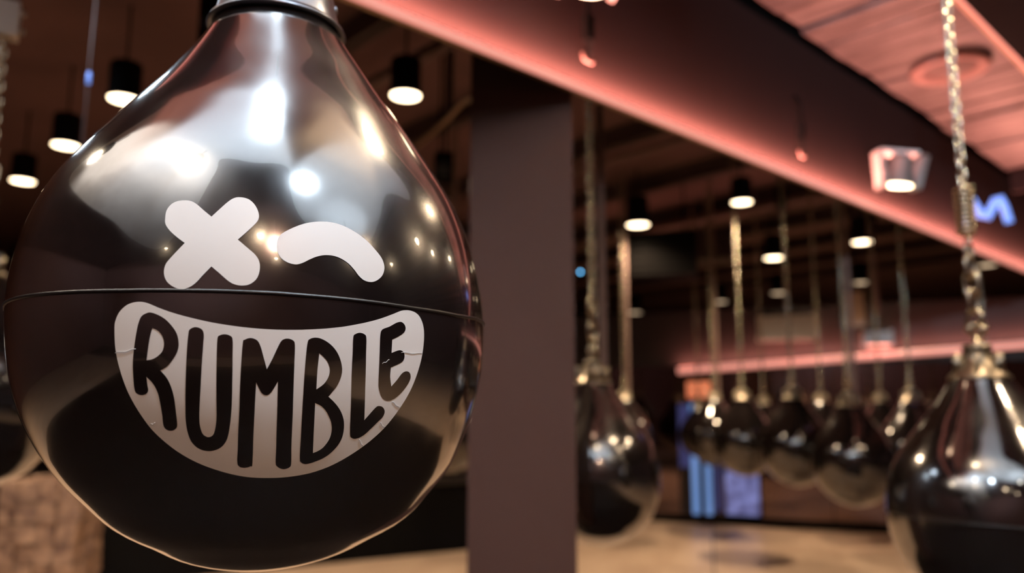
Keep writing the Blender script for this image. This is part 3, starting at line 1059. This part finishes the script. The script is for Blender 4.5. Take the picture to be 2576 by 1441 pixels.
# ---- the other bags
bag('black teardrop bag hanging behind the right side of the pillar', 0.335, 3.20, 0.935, 1.03, 'full', strap=True)
bag('large black teardrop bag at the right edge, on a chain with a spring', 1.32, 2.20, 0.915, 1.05, 'full', spring=True)
bagE = bag('black teardrop bag cut off by the left edge', -1.566, 2.25, 1.235, 1.0, 'mid')
bm = bmesh.new(); box(bm, -0.035, 0.035, -0.03, 0.03, -0.055, 0.055)
for zz in (-0.03, 0.03):
    tube(bm, [(-0.05, 0, zz), (0.05, 0, zz)], 0.009, 8)
o = obj('clamp', bm, 'lampwhite', bagE, (0, 0, point(15, 50, 2.25)[2] - 1.235), (0, 0, 0.5), bevel=0.006)
far = [
    ('dark teardrop bag hanging low left of the nearest right bag', 2142, 5.0, 0.85, 1.0, 'mid'),
    ('dark teardrop bag half hidden behind the nearest right bag', 2300, 5.65, 0.86, 1.05, 'low'),
    ('dark teardrop bag in the middle of the far row', 2000, 5.7, 0.9, 1.0, 'low'),
    ('dark teardrop bag with a bright lamp reflection near the violet screen', 1872, 6.5, 0.9, 1.0, 'low'),
    ('small dark teardrop bag hanging in front of the blue glass', 1800, 7.4, 0.9, 1.0, 'low'),
    ('dark teardrop bag behind the bag beside the pillar', 1572, 7.3, 0.9, 1.0, 'low'),
    ('dark teardrop bag peeping out between the near bag and the pillar', 1125, 5.9, 0.97, 1.0, 'low'),
    ('dark teardrop bag on the second chain from the blue glass', 1925, 7.75, 0.9, 0.9, 'low'),
    ('dark teardrop bag on a thin chain left of the low hanging bag', 2072, 7.1, 0.9, 0.95, 'low'),
    ('dark teardrop bag deep behind the low hanging bag', 2222, 7.0, 0.9, 0.95, 'low'),
    ('dark teardrop bag hidden behind the spring chain bag', 2500, 6.1, 0.9, 1.0, 'low'),
    ('small dark teardrop bag at the left edge of the blue glass', 1760, 8.0, 0.9, 0.8, 'low'),
]
for i, (lab, px, yy, zc, s, det) in enumerate(far):
    x = point(px, 1100, yy)[0]
    bag(lab, x, yy, zc, s, det, strap=(i in (0, 4, 5, 6)))

# ================================================================== SMALL THINGS
# floodlights on the beam
def floodlight(label, loc, rz, hot='lens_hot', s=1.0):
    t = empty('floodlight', label, 'floodlight', loc, (0, 0, rz))
    bm = bmesh.new()
    lathe(bm, [(-0.02, 0.0), (-0.02, 0.062), (0.10, 0.05), (0.12, 0.035), (0.12, 0.0)], 24)
    h = obj('housing', bm, 'greyhouse', t, smooth=False, bevel=0.003)
    h.location = (0, 0, 0); h.rotation_euler = (0.15, 0.1, 0)
    bm = bmesh.new()
    lathe(bm, [(-0.024, 0.0), (-0.024, 0.058), (-0.019, 0.058), (-0.019, 0.0)], 24)
    obj('lens', bm, 'lens', h)
    for sx, tl in ((-1, -0.05), (1, 0.35)):
        bm = bmesh.new()
        box(bm, -0.012, 0.012, -0.03, 0.03, -0.05, 0.12)
        o = obj('bracket_arm', bm, 'palehouse', t, bevel=0.005)
        o.location = (sx * 0.095, 0, 0.01)
        o.rotation_euler = (0, tl, 0)
    bm = bmesh.new()
    box(bm, -0.10, 0.10, -0.028, 0.028, 0.125, 0.14)
    obj('bracket', bm, 'lampwhite', t, bevel=0.004)
    bm = bmesh.new(); tube(bm, [(0, 0, 0.13), (0, 0.06, 0.19), (0, 0.2, 0.2)], 0.012, 8)
    obj('arm', bm, 'black', t, smooth=True)
    t.scale = (s, s, s)
    return t


x, y = at(2262, 470, 1.13)
floodlight('white floodlight glowing on the face of the pink-lit beam', point(2262, 455, 3.95), 0.2, s=1.15)
floodlight('white floodlight at the top of the picture, only its underside showing', point(1482, -42, 2.27), 0.2)

# dark cable hooks on the beam
for (lab, px, py, u_) in (('black cable with a pink-lit hook on the beam above the pillar', 1480, 150, None), ('small black cable with a pink-lit hook halfway along the beam', 2018, 390, None)):
    A = math.atan((px - 1288) / 1950.0)
    zf = 1.66 * math.cos(A) / math.sin(math.radians(47.5) - A)
    k = point(px, py, 1.0)
    zf = 1.655 / (V.x * k[0] + V.y)
    X, _, Z = point(px, py, zf)
    t = empty('cable_hook', lab, 'hook', (X, zf, Z), (0, 0, A_U))
    bm = bmesh.new()
    tube(bm, [(0, 0.02, 0.30), (0, 0.0, 0.26), (0, -0.005, 0.02)], 0.011, 8)
    obj('cable', bm, 'black', t, smooth=True)
    bm = bmesh.new(); box(bm, -0.017, 0.017, -0.014, 0.014, 0.07, 0.16); obj('clamp', bm, 'black', t, bevel=0.003)
    bm = bmesh.new()
    tube(bm, [(-0.030, 0, 0.018)] + [(0.024 * math.cos(PI + PI * i / 8), 0, 0.008 * math.sin(PI + PI * i / 8) + 0.0) for i in range(9)], 0.006, 6)
    obj('hook', bm, 'duct', t, smooth=True)

# blue neon letter standing off the beam
t = empty('neon_letter', 'blue neon letter M glowing beside the chain at right', 'neon sign', point(2484, 533, 4.75), (0, 0, -0.25))
bm = bmesh.new()
tube(bm, [(-0.108, 0, -0.07), (-0.10, 0, 0.075), (-0.085, 0, 0.085), (-0.035, 0, -0.02), (-0.005, 0, -0.035), (0.055, 0, 0.075), (0.075, 0, 0.085), (0.095, 0, 0.03), (0.115, 0, -0.075)], 0.026, 8)
obj('letter', bm, 'blue', t, smooth=True)
bm = bmesh.new()
tube(bm, [(-0.07, 0.02, 0.08), (-0.07, 0.22, 0.08)], 0.006, 6)
tube(bm, [(0.07, 0.02, 0.08), (0.07, 0.20, 0.08)], 0.006, 6)
obj('standoff', bm, 'black', t)

# round ceiling speaker in the soffit
q = uv(4.55, 1.32, ZT + 0.045)
t = empty('ceiling_speaker', 'round dark ceiling speaker set in the pink-lit soffit', 'speaker', tuple(q), (0, 0, A_U))
bm = bmesh.new(); lathe(bm, [(0.0, 0.13), (-0.02, 0.15), (-0.024, 0.19), (-0.012, 0.2), (0.0, 0.2)], 32, cap=False); obj('ring', bm, 'duct', t, smooth=True)
bm = bmesh.new(); lathe(bm, [(-0.004, 0.135), (-0.014, 0.09), (-0.018, 0.0)], 24, cap=False); obj('grille', bm, 'joist', t, smooth=True)

# hanging boxes, speaker, conduit
def hung_box(name, label, cat, px, py, dist, w_, h_, dpt, m='black', rz=0.0, parts=None):
    x, _, z = point(px, py, dist)
    t = empty(name, label, cat, (x, dist, z), (0, 0, rz))
    bm = bmesh.new(); box(bm, -w_ / 2, w_ / 2, 0, dpt, -h_ / 2, h_ / 2); obj('case', bm, m, t, bevel=min(0.02, h_ * 0.08))
    return t, h_


def hangers(t, h_, w_):
    for s in (-1, 1):
        bm = bmesh.new()
        tube(bm, [(s * w_ * 0.35, 0.1, h_ / 2), (s * w_ * 0.35, 0.1, CEIL - t.location.z)], 0.008, 6)
        obj('hanger', bm, 'black', t)


t, h_ = hung_box('air_unit', 'black box unit hanging from the ceiling right of the pillar', 'air unit', 1655, 636, 7.3, 0.72, 0.42, 0.5, 'black', -0.25)
hangers(t, h_, 0.72)
bm = bmesh.new()
for i in range(5):
    box(bm, -0.30, 0.30, -0.012, 0.0, -0.15 + i * 0.07, -0.13 + i * 0.07)
obj('grille', bm, 'black', t)
t, h_ = hung_box('air_unit', 'dark brown box unit hanging further off behind the first', 'air unit', 1800, 615, 9.6, 0.52, 0.34, 0.5, 'joist', -0.25)
hangers(t, h_, 0.52)
t, h_ = hung_box('speaker', 'small black speaker hanging from the ceiling left of the pillar', 'speaker', 1118, 415, 4.6, 0.11, 0.17, 0.12, 'black', 0.2)
hangers(t, h_, 0.05)
bm = bmesh.new(); lathe(bm, [(0.0, 0.0), (0.0, 0.04), (0.008, 0.045), (0.008, 0.0)], 20)
o = obj('speaker_cone', bm, 'blackgl', t); o.rotation_euler = (PI / 2, 0, 0); o.location = (0, 0.0, -0.02)

t, h_ = hung_box('speaker', 'tall narrow black speaker hanging left of the near bag neck', 'speaker', 530, 20, 3.4, 0.10, 0.34, 0.10, 'black', 0.3)
hangers(t, h_, 0.05)
bm = bmesh.new(); lathe(bm, [(0.0, 0.0), (0.0, 0.036), (0.008, 0.04), (0.008, 0.0)], 20)
o = obj('speaker_cone', bm, 'blackgl', t); o.rotation_euler = (PI / 2, 0, 0); o.location = (0, 0.0, -0.08)

t = empty('conduit', 'bent bronze conduit under the ceiling beside the bright spotlight', 'pipe', point(1040, 262, 4.0))
bm = bmesh.new()
tube(bm, [(-0.05, 0.6, -0.03), (0.18, 0.2, 0.0), (0.26, 0.02, 0.01), (0.29, -0.05, 0.0), (0.33, -0.12, -0.02), (0.37, -0.16, -0.06)], 0.014, 8)
obj('pipe', bm, 'bronze', t, smooth=True)
bm = bmesh.new(); box(bm, 0.16, 0.20, 0.18, 0.22, 0.0, CEIL - t.location.z); obj('hanger', bm, 'joist', t)

# thin cable with a blue sleeve at the upper left
t = empty('cable', 'thin cable hanging at upper left with a blue sleeve', 'cable', point(208, 300, 3.0))
bm = bmesh.new(); tube(bm, [(0, 0, -0.9), (0.008, 0, -0.3), (0.01, 0, 0.2), (0.02, 0, CEIL - t.location.z)], 0.0045, 6); obj('wire', bm, 'duct', t, smooth=True)
bm = bmesh.new(); lathe(bm, [(0.15, 0.007), (0.20, 0.007)], 10, c=(0.01, 0)); obj('sleeve', bm, 'blue', t, smooth=True)

# loose dark rods between far bags
for (lab, px, dist, z0) in (('thin dark rod hanging from the ceiling below the brightest spotlight', 1970, 7.0, 1.72), ('thin dark rod hanging beside the tan speaker', 2195, 7.6, 2.1)):
    x = point(px, 600, dist)[0]
    t = empty('hanging_rod', lab, 'rod', (x, dist, z0))
    bm = bmesh.new(); tube(bm, [(0, 0, 0), (0, 0, CEIL - z0)], 0.012, 6); obj('rod', bm, 'joist', t, smooth=True)
    bm = bmesh.new(); box(bm, -0.045, 0.045, -0.03, 0.03, CEIL - z0 - 0.42, CEIL - z0 - 0.2); obj('clamp', bm, 'black', t, bevel=0.01)

# things on the partition
def on_part(name, label, cat, s, z, w_, h_, dpt, m, out=0.0):
    q = part_pt(s, z, 0.012 + out)
    t = empty(name, label, cat, tuple(q), (0, 0, PAng))
    bm = bmesh.new(); box(bm, -w_ / 2, w_ / 2, -dpt, 0, -h_ / 2, h_ / 2); obj('case', bm, m, t, bevel=min(0.02, h_ * 0.1))
    return t


def s_of(px):
    k = (px - 1288) / 1950.0
    # (1.5 + .931 s) = k (8.7 - .365 s)
    return (k * 8.7 - 1.5) / (0.931 + 0.365 * k)


def zp(px, py):
    s = s_of(px)
    return CAM_Z + (1015 - py) / 1950.0 * (8.7 - 0.365 * s)


t = on_part('wall_speaker', 'wide tan wall box with pink-lit lower edge above the far strip', 'speaker', s_of(1982), zp(1982, 826), 0.56, 0.22, 0.22, 'lampwhite')
bm = bmesh.new(); box(bm, -0.29, 0.29, -0.26, -0.20, -0.150, -0.105); box(bm, 0.25, 0.30, -0.26, -0.20, -0.150, 0.12); obj('lip', bm, 'lampwhite', t, bevel=0.008)
t = on_part('wall_speaker', 'small tan wall box right of the wide one', 'speaker', s_of(2205), zp(2205, 856), 0.27, 0.13, 0.2, 'lampwhite')
bm = bmesh.new(); box(bm, 0.11, 0.14, -0.21, -0.18, -0.075, 0.08); box(bm, -0.14, -0.10, -0.21, -0.18, -0.08, -0.01); obj('lip', bm, 'lampwhite', t, bevel=0.008)
xx, dd = (2148 - 1288) / 1950.0 * 7.2, 7.2
t, h_ = hung_box('speaker', 'upright tan speaker hanging above the far strip', 'speaker', 2150, 777, 7.2, 0.20, 0.36, 0.18, 'black', -0.2)
hangers(t, h_, 0.1)
bm = bmesh.new(); box(bm, -0.08, 0.085, -0.012, 0.0, -0.165, 0.165); obj('grille', bm, 'tan', t, bevel=0.004)

# lit glass and screen
t = empty('glass_cabinet', 'tall narrow cabinet of blue-lit glass against the far mirrors', 'cabinet', tuple(part_pt(s_of(1752), 0, 0.06)), (0, 0, PAng))
bm = bmesh.new(); box(bm, -0.215, 0.215, -0.02, 0.02, 0.10, 1.26); obj('frame', bm, 'header', t)
for (a, b, m_, z0, z1) in ((-0.205, -0.09, 'bluedeep', 0.58, 1.24), (-0.085, -0.012, 'bluepale', 0.10, 1.25), (0.052, 0.118, 'bluepale', 0.10, 1.25), (0.15, 0.205, 'bluedeep', 0.14, 0.70)):
    bm = bmesh.new(); box(bm, a, b, -0.03, -0.02, z0, z1); o = obj('glass_strip', bm, m_, t, bevel=0.002)
t = empty('screen', 'low violet-lit screen standing beside the blue glass', 'screen', tuple(part_pt(s_of(1853), 0, 0.06)), (0, 0, PAng))
bm = bmesh.new(); box(bm, -0.18, 0.18, 0.0, 0.02, 0.09, 0.58); obj('frame', bm, 'black', t)
bm = bmesh.new(); box(bm, -0.168, 0.168, -0.008, 0.0, 0.11, 0.56); obj('display', bm, 'violet', t)
t = empty('exit_sign', 'small orange-lit sign above the blue glass', 'sign', tuple(part_pt(s_of(1755), zp(1755, 981), 0.05)), (0, 0, PAng))
bm = bmesh.new(); box(bm, -0.14, 0.14, 0.0, 0.02, -0.10, 0.10); obj('frame', bm, 'black', t)
bm = bmesh.new(); box(bm, -0.125, 0.125, -0.006, 0.0, -0.088, 0.088); obj('lit_face', bm, 'exit', t)
t = empty('indicator_lamp', 'tiny bright blue indicator lamp just right of the pillar', 'lamp', point(1460, 684, 5.0))
bm = bmesh.new(); lathe(bm, [(-0.008, 0), (-0.005, 0.006), (0, 0.008), (0.005, 0.006), (0.008, 0)], 12); obj('bulb', bm, 'bluedot', t, smooth=True)
bm = bmesh.new(); tube(bm, [(0, 0.01, 0.005), (0, 0.01, CEIL - t.location.z)], 0.004, 6); obj('wire', bm, 'black', t)
